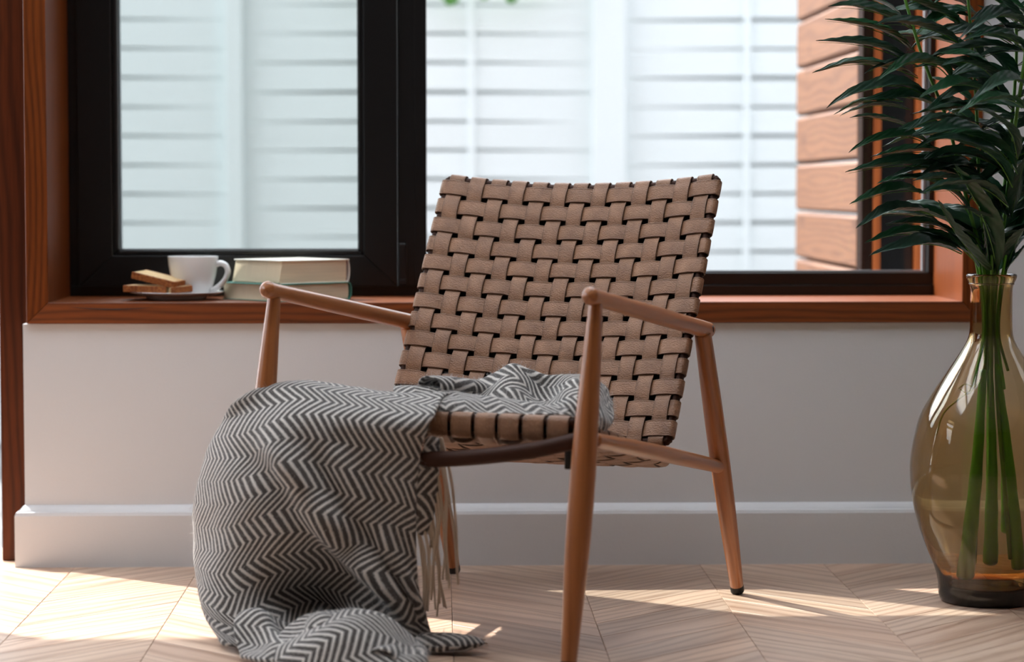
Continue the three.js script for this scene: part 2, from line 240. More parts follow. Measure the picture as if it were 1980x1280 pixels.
// window: teak lining, black frame with one sash and one fixed light, panes
const win = structure(new THREE.Group(), 'wide window with teak lining and black frames'); win.name = 'window_1'; scene.add(win);
{
  const TOP = 1.58, xa = -0.776, xb = -0.7345, xc = 0.992, xd = 1.028, s0 = 0.46, s1 = 0.4995;
  part('sill', slab([[xa, s0], [xd, s0], [xc, s1], [xb, s1]], -0.30, -0.010, 0.0012, 'x'), M.teakSill, win);
  part('crack', bar([V(-.706, .4925, -.0101), V(-.66, .4885, -.0101), V(-.61, .487, -.0101), V(-.56, .489, -.0101), V(-.53, .4915, -.0101)], (t) => 0.0011 * Math.sin(Math.PI * clamp(t, 0.03, 0.97)), 30, 6), M.rubber, win);
  part('casing', slab([[xa, s0 + 0.0005], [xb, s1 + 0.0005], [xb, TOP], [xa, TOP + 0.039]], -0.30, -0.010, 0.0012, 'y', [0.3, 0.11]), M.teak, win);
  part('casing', slab([[xd, s0 + 0.0005], [xd, TOP + 0.039], [xc, TOP], [xc, s1 + 0.0005]], -0.30, -0.010, 0.0012, 'y', [0.1, 0.05]), M.teak, win);
  part('casing', slab([[xb, TOP], [xc, TOP], [xd, TOP + 0.039], [xa, TOP + 0.039]], -0.30, -0.010, 0.0012, 'x'), M.teak, win);
  const miter = (x0, x1, y0, y1, w, z0, z1, mat, name, b = 0.0008, wb = w) => {
    part(name, slab([[x0, y0], [x1, y0], [x1 - w, y0 + wb], [x0 + w, y0 + wb]], z0, z1, b), mat, win);
    part(name, slab([[x0, y1], [x0 + w, y1 - w], [x1 - w, y1 - w], [x1, y1]], z0, z1, b), mat, win);
    part(name, slab([[x0, y0], [x0 + w, y0 + wb], [x0 + w, y1 - w], [x0, y1]], z0, z1, b), mat, win);
    part(name, slab([[x1, y0], [x1, y1], [x1 - w, y1 - w], [x1 - w, y0 + wb]], z0, z1, b), mat, win);
  };
  // outer frame and mullion
  part('frame', box(xb, xc, s1, 0.520, -0.335, -0.278, 'x', 0.001), M.black, win);
  part('frame', box(xb, -0.7155, 0.520, TOP, -0.335, -0.278, 'y', 0.001), M.black, win);
  part('frame', box(xb, xc, TOP - 0.02, TOP, -0.335, -0.279, 'x', 0.001), M.black, win);
  part('mullion', box(-0.0825, -0.0256, 0.5205, TOP - 0.02, -0.335, -0.272, 'y', 0.0015), M.black, win);
  part('mullion', box(-0.049, -0.0262, 0.5205, TOP - 0.02, -0.272, -0.267, 'y', 0.001), M.black, win);
  part('frame', box(-0.0254, xc, 0.5205, 0.545, -0.335, -0.286, 'x', 0.001), M.black, win);
  part('frame', box(0.981, xc, 0.5455, TOP - 0.02, -0.335, -0.281, 'y', 0.001), M.black, win);
  // sash
  const a = -0.7150, b = -0.0835, c = 0.5185, d = TOP - 0.021, w1 = 0.0672, wb = 0.062;
  miter(a, b, c, d, w1, -0.33, -0.264, M.black, 'sash', 0.0014, wb);
  miter(a + w1 + 0.0003, b - w1 - 0.0003, c + wb + 0.0003, d - w1, 0.0118, -0.33, -0.2685, M.black, 'glazing_bead', 0.003);
  part('gasket', box(a + w1 + 0.012, a + w1 + 0.0145, c + wb + 0.012, d - 0.08, -0.306, -0.29, 'y'), M.spacer, win);
  part('gasket', box(a + w1 + 0.012, b - w1 - 0.012, c + wb + 0.0118, c + wb + 0.0138, -0.306, -0.29), M.spacer, win);
  part('pane', new THREE.PlaneGeometry(0.51, 0.91).translate((a + b) / 2, (0.59 + d - 0.07) / 2, -0.300), M.tintedPane, win);
  part('pane', new THREE.PlaneGeometry(1.012, 1.03).translate(0.4775, (0.545 + TOP - 0.02) / 2, -0.300), M.pane, win);
  part('spacer', box(-0.0254, 0.981, 0.5452, 0.549, -0.317, -0.303), M.spacer, win);
  part('spacer', box(0.9735, 0.981, 0.549, TOP - 0.02, -0.317, -0.303, 'y'), M.spacer, win);
  const h = part('hinge', merge([box(-0.0815, -0.0655, 0.522, 0.605, -0.2718, -0.259, 'y', 0.003), box(-0.080, -0.067, 0.524, 0.533, -0.259, -0.2565, 'y', 0.001)]), M.black, win);
  h.userData.label = 'black hinge cover at the foot of the sash';
}

// ------------------------------------------------------------------ outside: orange board wall, white woven fence, vine
{
  const w = structure(new THREE.Group(), 'orange board wall projecting outside the right window'); w.name = 'wall_exterior'; scene.add(w);
  for (let i = 0; i < 22; i++) {
    const y0 = -0.055 + i * 0.1185, o = [i * 0.37, i * 0.083];
    const g = slab([[0.66, y0 + 0.0035], [1.56, y0 + 0.0035], [1.56, y0 + 0.117], [0.66, y0 + 0.117]], 0, 0.05, 0.007, 'x', o);
    g.rotateY(-Math.PI / 2); g.rotateX(0);            // length now along -z...
    g.applyMatrix4(new THREE.Matrix4().makeScale(1, 1, 1)); g.translate(0.951, 0, -2.215);
    part('plank', g, M.siding, w);
  }
  part('corner_post', box(0.9015, 0.926, -0.06, 2.55, -0.655, -0.60, 'y', 0.003), M.postDark, w);
  part('trim_board', box(0.926, 0.942, -0.06, 2.55, -0.655, -0.594, 'y', 0.002), M.teakPale, w);
  part('dark_panel', box(0.942, 1.7, -0.06, 2.55, -0.655, -0.62, 'y'), M.postDark, w);
  part('dark_glass', box(0.944, 1.012, 0.3, 2.3, -0.62, -0.612), M.gasket, w);
  part('trim_board', box(1.016, 1.034, -0.06, 2.55, -0.62, -0.606, 'y', 0.002), M.teakPale, w);
}
{
  const f = thing('woven_fence', 'white woven slat fence standing outside behind the window', 'fence', [0, 0, -2.85]);
  const L = 1.137, H = 0.044, posts = [-2.895, -1.758, -0.621, 0.516, 1.653, 2.79], R = rng(31);
  // front boards bow forward between the posts and leave lens-shaped slots; a second row of boards stands behind them
  const boardGeo = (h, arch, bow, ny) => { const g = new THREE.BoxGeometry(L - 0.03, 1, 0.006, 28, ny, 1), p = g.attributes.position; for (let i = 0; i < p.count; i++) { const t = p.getX(i) / L + 0.5, s = Math.sin(Math.PI * t), y = p.getY(i) + 0.5, y0 = arch * Math.pow(s, 1.5); p.setY(i, y0 + y * (h - y0) - 0.003 * s); p.setZ(i, p.getZ(i) + bow * s); } g.computeVertexNormals(); return boxUV(g, 'x'); };
  const front = boardGeo(0.0862, 0.0085, 0.020, 2), rear = boardGeo(0.0872, 0, 0.004, 1);
  for (let b = 0; b < 5; b++) for (let k = 0; k < 18; k++) {
    const y = -0.05 + k * 2 * H + (b % 2 ? H : 0) + (R() - 0.5) * 0.003, m = part('slat', front, M.fence, f); m.position.set(posts[b] + L / 2, y, 0.004); m.rotation.z = (R() - 0.5) * 0.004; m.rotation.x = (R() - 0.5) * 0.04; if (R() < 0.5) m.rotation.y = Math.PI * 0;
    const q = part('slat', rear, M.fence, f); q.position.set(posts[b] + L / 2, y + H * 1.02, -0.036); if (b === 1 || b === 2) { q.rotation.z = (R() - 0.5) * 0.012; if (R() < 0.35) q.scale.y = 0.94; }
  }
  posts.forEach((x, i) => part('post', box(x - (i === 3 ? 0.05 : 0.026), x + (i === 3 ? 0.05 : 0.026), -0.06, 1.64, 0.012, 0.05, 'y', 0.004), M.fence, f));
  for (let b = 0; b < 5; b++) for (const t of [0.37, 0.632]) part('batten', box(posts[b] + L * t - 0.011, posts[b] + L * t + 0.011, -0.06, 1.6, 0.024, 0.036, 'y', 0.003), M.fence, f);
}
{
  const v = thing('climbing_vine', 'green climbing vine sprig hanging on the white fence', 'vine', [0, 0, 0]), R = rng(77);
  const c = [V(-0.6, 1.75, -2.76), V(-0.2, 1.45, -2.75), V(0.0, 1.31, -2.74), V(0.2, 1.32, -2.74), V(0.4, 1.5, -2.75)], curve = new THREE.CatmullRomCurve3(c);
  part('stem', bar(c, () => 0.004, 30, 6), M.stem, v);
  const lf = new THREE.CircleGeometry(0.5, 10); { const p = lf.attributes.position; for (let i = 0; i < p.count; i++) { const x = p.getX(i), y = p.getY(i); p.setXYZ(i, x * 0.7 * (1 - y * 0.5), y, 0.25 * x * x); } lf.computeVertexNormals(); }
  for (let i = 0; i < 60; i++) { const p = curve.getPointAt(R()), m = part('leaf', lf, M.vineLeaf, v); m.position.set(p.x + (R() - 0.5) * 0.14, p.y + (R() - 0.45) * 0.10, p.z + R() * 0.06); m.scale.setScalar(0.05 + R() * 0.03); m.rotation.set(R() * 1.6 - 0.8, R() * 2 - 1, R() * 6.28); }
}

// ------------------------------------------------------------------ the armchair (local: x to its viewer's right, z to its front)
const CH = { pos: [-0.015, 0, 0.809], turn: -0.4534 };
const chair = thing('woven_armchair', 'wooden armchair with brown woven leather strap seat and back', 'armchair', CH.pos, CH.turn);
{
  const leg = (foot, top, rFoot, rMid, rTop, tMid) => {
    const a = V(...foot), b = V(...top);
    const r = (t) => (t < tMid ? mix(rFoot, rMid, Math.sin((t / tMid) * Math.PI / 2)) : mix(rTop, rMid, Math.cos(((t - tMid) / (1 - tMid)) * Math.PI / 2)));
    const d = b.clone().sub(a).normalize(), a2 = a.clone().addScaledVector(d, 0.012);
    const m = part('leg', bar([a2, a2.clone().lerp(b, 0.5), b], r, 28, 20), M.chairWood, chair);
    part('foot_cap', bar([a.clone().addScaledVector(d, 0.0062), a.clone().addScaledVector(d, 0.016)], () => rFoot + 0.0006, 2, 18), M.rubber, m);
    return m;
  };
  for (const s of [1, -1]) {
    const X = 0.277 * s;
    leg([X, 0, 0.105], [X, 0.538, 0.0], 0.0115, 0.0195, 0.0105, 0.46);
    leg([X, 0, -0.664], [X, 0.468, -0.476], 0.0115, 0.0172, 0.0145, 0.55);
    const arm = part('armrest', bar([V(X, 0.5535, 0.022), V(X, 0.535, -0.10), V(X, 0.5045, -0.30), V(X, 0.4745, -0.498)], (t) => mix(0.0125, 0.0142, smooth(0.0, 0.6, t)) + 0.0012 * Math.exp(-((t / 0.03) ** 2)), 30, 20), M.chairWood, chair);
    part('screw_hole', new THREE.CylinderGeometry(0.0062, 0.0062, 0.0016, 18).rotateZ(Math.PI / 2).rotateY(0.5 * s).translate(X + 0.0118 * s, 0.477, -0.492), M.rubber, arm);
    part('side_rail', bar([V(X, 0.335, 0.0), V(X, 0.287, -0.28), V(X, 0.236, -0.563)], (t) => mix(0.0125, 0.0142, Math.sin(t * Math.PI)) - 0.001, 24, 18), M.chairWood, chair);
  }
  // front bow under the seat, rear bar
  part('front_rail', bar([V(-0.262, 0.328, 0.03), V(-0.18, 0.314, 0.04), V(0, 0.299, 0.05), V(0.18, 0.318, 0.04), V(0.262, 0.337, 0.03)], () => 0.0125, 30, 16), M.darkLeather, chair);
  for (const s of [1, -1]) part('bracket', box(0.236 * s - 0.005, 0.236 * s + 0.005, 0.290, 0.345, -0.008, 0.012, 'y', 0.002), M.rubber, chair);

  // woven leather panels: P(u, v, n) -> point, straps run both ways over a round bar frame and return behind it
  function weave(name, W, L, nu, nv, P, seed, flip) {
    const r0 = 0.0098, A = 0.0027, sw = name === 'seat' ? 0.0352 : 0.0288, th = 0.0024, R = rng(seed), pu = W / nu, pv = L / nv;
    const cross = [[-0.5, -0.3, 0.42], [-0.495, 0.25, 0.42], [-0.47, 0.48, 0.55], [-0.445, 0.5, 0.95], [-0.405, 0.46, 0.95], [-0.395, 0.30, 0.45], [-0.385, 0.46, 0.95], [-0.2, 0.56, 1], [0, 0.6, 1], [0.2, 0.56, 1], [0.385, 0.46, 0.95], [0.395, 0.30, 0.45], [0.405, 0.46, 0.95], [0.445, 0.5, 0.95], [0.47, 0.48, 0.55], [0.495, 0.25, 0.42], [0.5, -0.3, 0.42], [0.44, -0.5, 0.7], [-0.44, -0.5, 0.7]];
    const frame = [];
    const edge = (a, b) => { const q = []; for (let i = 0; i <= 24; i++) q.push(P(mix(a[0], b[0], i / 24), mix(a[1], b[1], i / 24), 0)); return bar(q, () => r0 - 0.0022, 48, 12); };
    const e = 0.0;
    part(name + '_frame', merge([edge([-W / 2 + e, e], [W / 2 - e, e]), edge([-W / 2 + e, L - e], [W / 2 - e, L - e]), edge([-W / 2 + e, e], [-W / 2 + e, L - e]), edge([W / 2 - e, e], [W / 2 - e, L - e])]), M.darkLeather, chair);
    { // dark lining between the two layers of straps
      const pos = [], uv = [], idx = [], n = 16; for (const s of [0.0012, -0.0012]) for (let j = 0; j <= n; j++) for (let i = 0; i <= n; i++) { const p = P((i / n - 0.5) * W, j / n * L, s); pos.push(p.x, p.y, p.z); uv.push(i / n, j / n); }
      const q = (n + 1) * (n + 1); for (let j = 0; j < n; j++) for (let i = 0; i < n; i++) { const a = j * (n + 1) + i; idx.push(a, a + 1, a + n + 1, a + 1, a + n + 2, a + n + 1, q + a, q + a + n + 1, q + a + 1, q + a + 1, q + a + n + 1, q + a + n + 2); }
      const g = new THREE.BufferGeometry(); g.setAttribute('position', new THREE.Float32BufferAttribute(pos, 3)); g.setAttribute('uv', new THREE.Float32BufferAttribute(uv, 2)); g.setIndex(idx); g.computeVertexNormals(); part(name + '_lining', g, M.rubber, chair);
    }
    const strap = (along, k) => {
      const n = along ? nv : nu, len = along ? L : W, pitch = along ? pv : pu, c0 = along ? (k + 0.5) * pu - W / 2 : (k + 0.5) * pv, other = along ? pv : pu;
      const jit = (R() - 0.5) * 0.0016, tilt = (R() - 0.5) * 0.0022, tone = 0.93 + R() * 0.14, at = (s, o, nn) => (along ? P(c0 + jit + o + tilt * (s / len - 0.5), s, nn) : P(s - W / 2, c0 + jit + o + tilt * (s / len - 0.5), nn));
      const path = [], per = 8, end = r0 + 0.0004;
      const off = (s) => { const f = s / pitch - 0.5, w = Math.cos(Math.PI * f); return ((k % 2) ? -1 : 1) * (along ? -1 : 1) * flip * Math.sign(w) * Math.pow(Math.abs(w), 0.7); };
      const lift = (s) => { const v = off(s), ed = Math.min(s, len - s) / (0.5 * pitch); return A * v * smooth(0, 0.75, ed); };
      for (let i = 0; i <= n * per; i++) { const s = i / (n * per) * len; path.push([s, r0 + lift(s)]); }
      for (let i = 1; i < 8; i++) { const a = i / 8 * Math.PI; path.push([len + end * Math.sin(a), r0 * Math.cos(a)]); }
      for (let i = n * per; i >= 0; i--) { const s = i / (n * per) * len; path.push([s, -r0 - lift(s)]); }
      for (let i = 7; i > 0; i--) { const a = i / 8 * Math.PI; path.push([-end * Math.sin(a), r0 * Math.cos(a)]); }
      const m = path.length, pos = [], uv = [], col = [], idx = [], q = cross.length;
      const ou = R() * 5, ov = R() * 5; let run = 0;
      for (let i = 0; i <= m; i++) {
        const [s, nn] = path[i % m], [s1, n1] = path[(i + m - 1) % m], [s2, n2] = path[(i + 1) % m];
        let ts = s2 - s1, tn = n2 - n1; const tl = Math.hypot(ts, tn); ts /= tl; tn /= tl;          // outward normal in the (s, n) plane is (-tn, ts)
        if (i) run += Math.hypot(s - s1, nn - n1);
        for (const [cx, cn, cc] of cross) {
          const p = at(s - tn * cn * th, cx * sw, nn + ts * cn * th); pos.push(p.x, p.y, p.z);
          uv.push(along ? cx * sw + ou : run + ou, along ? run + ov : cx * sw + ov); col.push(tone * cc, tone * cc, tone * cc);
        }
      }
      for (let i = 0; i < m; i++) for (let j = 0; j < q; j++) { const j2 = (j + 1) % q, a = i * q + j, b = i * q + j2, c = a + q, d = b + q; if (along) idx.push(a, c, b, b, c, d); else idx.push(a, b, c, b, d, c); }
      const g = new THREE.BufferGeometry(); g.setAttribute('position', new THREE.Float32BufferAttribute(pos, 3)); g.setAttribute('uv', new THREE.Float32BufferAttribute(uv, 2)); g.setAttribute('color', new THREE.Float32BufferAttribute(col, 3)); g.setIndex(idx); g.computeVertexNormals();
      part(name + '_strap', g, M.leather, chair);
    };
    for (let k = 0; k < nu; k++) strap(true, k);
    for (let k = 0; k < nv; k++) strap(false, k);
  }
  const up = V(0, 0.441, -0.240), Lb = up.length(); up.normalize(); const nb = V(0, -up.z, up.y), Wb = 0.512;
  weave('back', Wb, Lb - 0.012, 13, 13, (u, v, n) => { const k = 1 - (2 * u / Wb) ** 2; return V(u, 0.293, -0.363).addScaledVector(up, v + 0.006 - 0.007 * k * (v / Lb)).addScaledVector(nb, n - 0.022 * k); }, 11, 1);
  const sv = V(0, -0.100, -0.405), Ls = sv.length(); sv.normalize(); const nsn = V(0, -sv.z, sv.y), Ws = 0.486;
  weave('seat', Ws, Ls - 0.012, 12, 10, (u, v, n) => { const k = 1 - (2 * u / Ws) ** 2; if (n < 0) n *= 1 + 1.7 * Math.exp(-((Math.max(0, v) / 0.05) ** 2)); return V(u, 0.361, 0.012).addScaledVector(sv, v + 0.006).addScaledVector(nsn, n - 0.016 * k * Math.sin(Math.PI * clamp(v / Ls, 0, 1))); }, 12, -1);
}
const toWorld = (x, y, z) => V(x, y, z).applyAxisAngle(V(0, 1, 0), CH.turn).add(V(...CH.pos));

// ------------------------------------------------------------------ the throw blanket
{
  const blanket = thing('throw_blanket', 'grey and cream herringbone wool throw draped over the chair seat', 'blanket', CH.pos, CH.turn);
  const cr = (p0, p1, p2, p3, t) => { const t2 = t * t, t3 = t2 * t; return 0.5 * (2 * p1 + (p2 - p0) * t + (2 * p0 - 5 * p1 + 4 * p2 - p3) * t2 + (3 * p1 - p0 - 3 * p2 + p3) * t3); };
  // thick sheet through a grid of points [row][column] = [x, y, z]; wrinkle(u, v, metres along, metres down) lifts it along its normal
  function sheet(G, nu, nv, th, wrinkle = () => 0, uvAt = [0, 0], turnUV = 0) {
    const nr = G.length, nc = G[0].length, at = (r, c, k) => { r = clamp(r, -1, nr); c = clamp(c, -1, nc); const rr = clamp(r, 0, nr - 1), c2 = clamp(c, 0, nc - 1); let v = G[rr][c2][k]; if (r !== rr) v = 2 * v - G[r < 0 ? 1 : nr - 2][c2][k]; else if (c !== c2) v = 2 * v - G[rr][c < 0 ? 1 : nc - 2][k]; return v; };
    const pt = (u, v) => { const x = u * (nc - 1), y = v * (nr - 1), c = Math.min(nc - 2, Math.floor(x)), r = Math.min(nr - 2, Math.floor(y)), tx = x - c, ty = y - r; return [0, 1, 2].map((k) => cr(...[-1, 0, 1, 2].map((dr) => cr(...[-1, 0, 1, 2].map((dc) => at(r + dr, c + dc, k)), tx)), ty)); };
    const P = [], UV = [];
    for (let j = 0; j <= nv; j++) { P.push([]); for (let i = 0; i <= nu; i++) P[j].push(V(...pt(i / nu, j / nv))); }
    for (let j = 0; j <= nv; j++) { UV.push([]); for (let i = 0; i <= nu; i++) UV[j].push([0, 0]); }
    const mid = nu >> 1;
    for (let j = 0; j <= nv; j++) { UV[j][mid][1] = j ? UV[j - 1][mid][1] - P[j][mid].distanceTo(P[j - 1][mid]) : 0; }
    for (let i = mid + 1; i <= nu; i++) for (let j = 0; j <= nv; j++) UV[j][i][1] = j ? UV[j - 1][i][1] - P[j][i].distanceTo(P[j - 1][i]) : 0;
    for (let i = mid - 1; i >= 0; i--) for (let j = 0; j <= nv; j++) UV[j][i][1] = j ? UV[j - 1][i][1] - P[j][i].distanceTo(P[j - 1][i]) : 0;
    for (let j = 0; j <= nv; j++) { for (let i = mid + 1; i <= nu; i++) UV[j][i][0] = UV[j][i - 1][0] + P[j][i].distanceTo(P[j][i - 1]); for (let i = mid - 1; i >= 0; i--) UV[j][i][0] = UV[j][i + 1][0] - P[j][i].distanceTo(P[j][i + 1]); }
    const blur = (k, along, r) => { const src = UV.map((row) => row.map((q) => q[k])); for (let j = 0; j <= nv; j++) for (let i = 0; i <= nu; i++) { let s = 0, n = 0; for (let d = -r; d <= r; d++) { const jj = along ? j + d : j, ii = along ? i : i + d; if (jj < 0 || jj > nv || ii < 0 || ii > nu) continue; const w = 1 - Math.abs(d) / (r + 1); s += w * src[jj][ii]; n += w; } UV[j][i][k] = s / n; } };
    blur(0, true, nv >> 2); blur(1, false, nu >> 3);
    const normals = () => P.map((row, j) => row.map((p, i) => { const a = P[j][Math.min(nu, i + 1)].clone().sub(P[j][Math.max(0, i - 1)]), b = P[Math.min(nv, j + 1)][i].clone().sub(P[Math.max(0, j - 1)][i]); return b.cross(a).normalize(); }));
    let Nn = normals();
    P.forEach((row, j) => row.forEach((p, i) => p.addScaledVector(Nn[j][i], wrinkle(i / nu, j / nv, UV[j][i][0], UV[j][i][1]))));
    Nn = normals();
    const pos = [], uv = [], idx = [], w = nu + 1, n = w * (nv + 1);
    for (const s of [0.5, -0.5]) for (let j = 0; j <= nv; j++) for (let i = 0; i <= nu; i++) {
      const e = Math.min(1, Math.min(i, nu - i, j, nv - j) / 1.5), p = P[j][i].clone().addScaledVector(Nn[j][i], s * th * (0.35 + 0.65 * e)); pos.push(p.x, p.y, p.z);
      const [a, b] = UV[j][i]; uv.push(uvAt[0] + a * Math.cos(turnUV) - b * Math.sin(turnUV), uvAt[1] + a * Math.sin(turnUV) + b * Math.cos(turnUV));
    }
    for (let j = 0; j < nv; j++) for (let i = 0; i < nu; i++) { const a = j * w + i, b = a + 1, c = a + w, d = c + 1; idx.push(a, c, b, b, c, d, a + n, b + n, c + n, b + n, d + n, c + n); }
    const rim = (a, b) => idx.push(a, b, a + n, b, b + n, a + n);
    for (let i = 0; i < nu; i++) { rim(i, i + 1); rim(nv * w + i + 1, nv * w + i); } for (let j = 0; j < nv; j++) { rim((j + 1) * w, j * w); rim(j * w + nu, (j + 1) * w + nu); }
    const g = new THREE.BufferGeometry(); g.setAttribute('position', new THREE.Float32BufferAttribute(pos, 3)); g.setAttribute('uv', new THREE.Float32BufferAttribute(uv, 2)); g.setIndex(idx); g.computeVertexNormals(); return g;
  }
  const soft = (u, v, a, b) => 0.0022 * N(a * 14, b * 14, 3) + 0.0012 * N(a * 40, b * 40, 8);
  const pieces = [];
  // main drape: from the seat over its front-left corner and down in front of the left leg
  const bk = (y, z, x = -0.36) => [x, y, z];
  const A = [
    [bk(.335, -.12, -.262), [-.250, .340, -.112], [-.235, .346, -.125], [-.200, .348, -.150], [-.130, .345, -.150], [-.060, .348, -.150], [.000, .352, -.150], [.050, .358, -.150]],
    [bk(.345, .02, -.335), [-.307, .379, .035], [-.270, .398, .030], [-.227, .405, -.010], [-.163, .399, -.030], [-.094, .390, -.040], [-.043, .390, -.050], [.007, .391, -.060]],
    [bk(.290, -.08, -.39), [-.373, .326, .010], [-.303, .353, .055], [-.202, .370, .085], [-.121, .369, .082], [-.047, .365, .078], [.006, .362, .070], [.034, .368, .056]],
    [bk(.240, -.08, -.41), [-.412, .260, .000], [-.300, .295, .085], [-.197, .315, .118], [-.121, .317, .100], [-.048, .313, .085], [-.006, .310, .072], [.017, .323, .062]],
    [bk(.180, -.08, -.42), [-.430, .196, .000], [-.308, .234, .095], [-.201, .252, .128], [-.125, .254, .110], [-.055, .252, .090], [-.009, .256, .078], [.010, .259, .066]],
    [bk(.125, -.06, -.42), [-.428, .138, .010], [-.313, .173, .100], [-.220, .185, .120], [-.130, .190, .118], [-.059, .193, .090], [-.014, .196, .078], [.008, .197, .066]],
    [bk(.070, -.03, -.40), [-.390, .088, .060], [-.312, .112, .116], [-.231, .123, .114], [-.165, .123, .058], [-.057, .136, .095], [-.010, .139, .078], [.009, .141, .062]],
    [bk(.035, .03, -.36), [-.341, .046, .110], [-.280, .058, .145], [-.223, .069, .116], [-.180, .062, .020], [-.056, .078, .080], [-.005, .086, .075], [.012, .089, .055]],
    [bk(.012, .10, -.30), [-.267, .010, .167], [-.211, .012, .181], [-.148, .014, .163], [-.120, .018, .081], [-.054, .020, .078], [-.012, .018, .040], [.010, .013, .010]],
  ];
  const ridge = (u, v, u0, v0, u1, v1, w, h) => { const t = clamp((v - v0) / (v1 - v0)), uu = mix(u0, u1, t), d = (u - uu) / w, f = smooth(v0 - 0.08, v0 + 0.12, v) * smooth(v1 + 0.08, v1 - 0.06, v); return h * f * d * Math.exp(-d * d) * 2; };
  pieces.push(sheet(A, 120, 150, 0.006, (u, v, a, b) => soft(u, v, a, b) + ridge(u, v, 0.36, 0.36, 0.80, 0.93, 0.06, 0.016) + ridge(u, v, 0.52, 0.34, 0.93, 0.92, 0.05, 0.010) + 0.006 * Math.sin(u * 9 - v * 5) * smooth(0.25, 0.7, v), [0.0, 0.012]));
  // turned-under strip along the right edge of the drape
  pieces.push(sheet([[[.016, .330, .050], [.024, .335, .044], [.032, .33, .03]], [[.008, .285, .058], [.022, .283, .052], [.032, .28, .035]], [[.003, .24, .062], [.020, .238, .056], [.032, .235, .04]], [[.000, .200, .060], [.008, .185, .058], [.018, .18, .05]]], 16, 30, 0.006, soft, [0.1, 0.05]));
  // the lower end heaped on the floor
  const fold = (u, v, a, b) => soft(u, v, a, b) + (0.013 * Math.sin(u * 12 + v * 5) + 0.005 * Math.sin(u * 25 - v * 6 + 1)) * Math.sin(Math.PI * clamp(v * 0.95 + 0.03));
  pieces.push(sheet([
    [[-.262, .030, .120], [-.222, .030, .115], [-.165, .028, .110], [-.12, .026, .10], [-.066, .026, .095], [-.02, .024, .09], [.02, .016, .09], [.045, .010, .10]],
    [[-.255, .045, .150], [-.207, .060, .150], [-.160, .052, .145], [-.115, .062, .135], [-.060, .060, .130], [-.012, .048, .125], [.028, .034, .125], [.055, .018, .13]],
    [[-.243, .040, .185], [-.183, .052, .190], [-.138, .044, .185], [-.090, .058, .180], [-.036, .054, .175], [.010, .042, .175], [.050, .028, .17], [.070, .014, .17]],
    [[-.220, .020, .220], [-.160, .030, .235], [-.115, .024, .225], [-.068, .038, .222], [-.015, .034, .215], [.028, .022, .215], [.066, .014, .21], [.082, .010, .20]],
    [[-.205, .008, .235], [-.145, .009, .262], [-.100, .008, .255], [-.050, .010, .262], [.002, .010, .255], [.042, .009, .25], [.076, .008, .24], [.09, .008, .22]],
  ], 110, 60, 0.006, fold, [0.05, 0.02], 0.35));
  pieces.push(sheet([
    [[-.150, .030, .135], [-.113, .050, .140], [-.067, .058, .135], [-.014, .054, .132], [.030, .036, .130], [.058, .020, .13]],
    [[-.150, .045, .165], [-.113, .071, .168], [-.067, .078, .163], [-.014, .072, .163], [.033, .052, .163], [.064, .032, .163]],
    [[-.158, .034, .205], [-.100, .060, .212], [-.043, .068, .212], [.011, .060, .206], [.055, .044, .200], [.083, .030, .195]],
    [[-.168, .024, .236], [-.090, .040, .250], [-.024, .048, .250], [.033, .042, .244], [.079, .030, .233], [.099, .022, .215]],
    [[-.160, .010, .252], [-.080, .012, .278], [-.016, .016, .276], [.044, .014, .268], [.092, .012, .252], [.108, .010, .225]],
  ], 80, 50, 0.006, (u, v, a, b) => soft(u, v, a, b) + 0.008 * Math.sin(u * 10 + v * 6) * Math.sin(Math.PI * v), [0.08, 0.1], -0.5));
  // loop at the right of the heap and the flat tail on the floor
  const loop = []; for (let k = 0; k < 4; k++) { const row = []; for (let i = 0; i <= 8; i++) { const a = -0.6 + i / 8 * 5.2; row.push([.030 + .024 * Math.cos(a) + k * .004, .024 + .018 * Math.sin(a), .16 + k * .03]); } loop.push(row); }
  pieces.push(sheet(loop, 40, 16, 0.006, soft, [0, 0], 1.2));
  const tail = []; for (let k = 0; k <= 6; k++) { const t = k / 6, r = Math.sqrt(Math.max(0.02, 1 - Math.pow(Math.max(0, t * 1.9 - 0.9), 2))), row = []; for (let i = 0; i <= 10; i++) { const a = i / 10 * Math.PI * 2; row.push([.005 + t * .098 + 0.002 * Math.sin(a), .016 + (.0125 - t * .003) * r * Math.sin(a), .045 - t * .018 + .030 * r * Math.cos(a)]); } tail.push(row); }
  pieces.push(sheet(tail, 40, 30, 0.004, soft, [0.02, 0.01], 1.1));
  // lower layer on the seat, flowing right from the drape
  pieces.push(sheet([
    [[-.110, .350, -.150], [-.060, .352, -.165], [.018, .350, -.165], [.077, .348, -.16], [.143, .346, -.15], [.215, .344, -.13]],
    [[-.105, .389, -.090], [-.040, .398, -.095], [.018, .391, -.090], [.077, .382, -.080], [.143, .376, -.070], [.208, .374, -.060]],
    [[-.085, .391, -.040], [-.010, .390, -.045], [.044, .382, -.040], [.100, .375, -.035], [.162, .371, -.030], [.222, .371, -.030]],
    [[-.060, .377, .005], [.016, .378, -.005], [.060, .372, -.008], [.112, .369, -.008], [.172, .369, -.012], [.230, .370, -.015]],
    [[-.050, .368, .020], [.026, .367, .010], [.070, .3665, .006], [.120, .3665, .003], [.178, .3668, -.004], [.234, .369, -.010]],
  ], 90, 50, 0.006, (u, v, a, b) => soft(u, v, a, b) + 0.005 * Math.sin(u * 8 + v * 7) * Math.sin(Math.PI * v), [0.0, 0.03], 1.35));
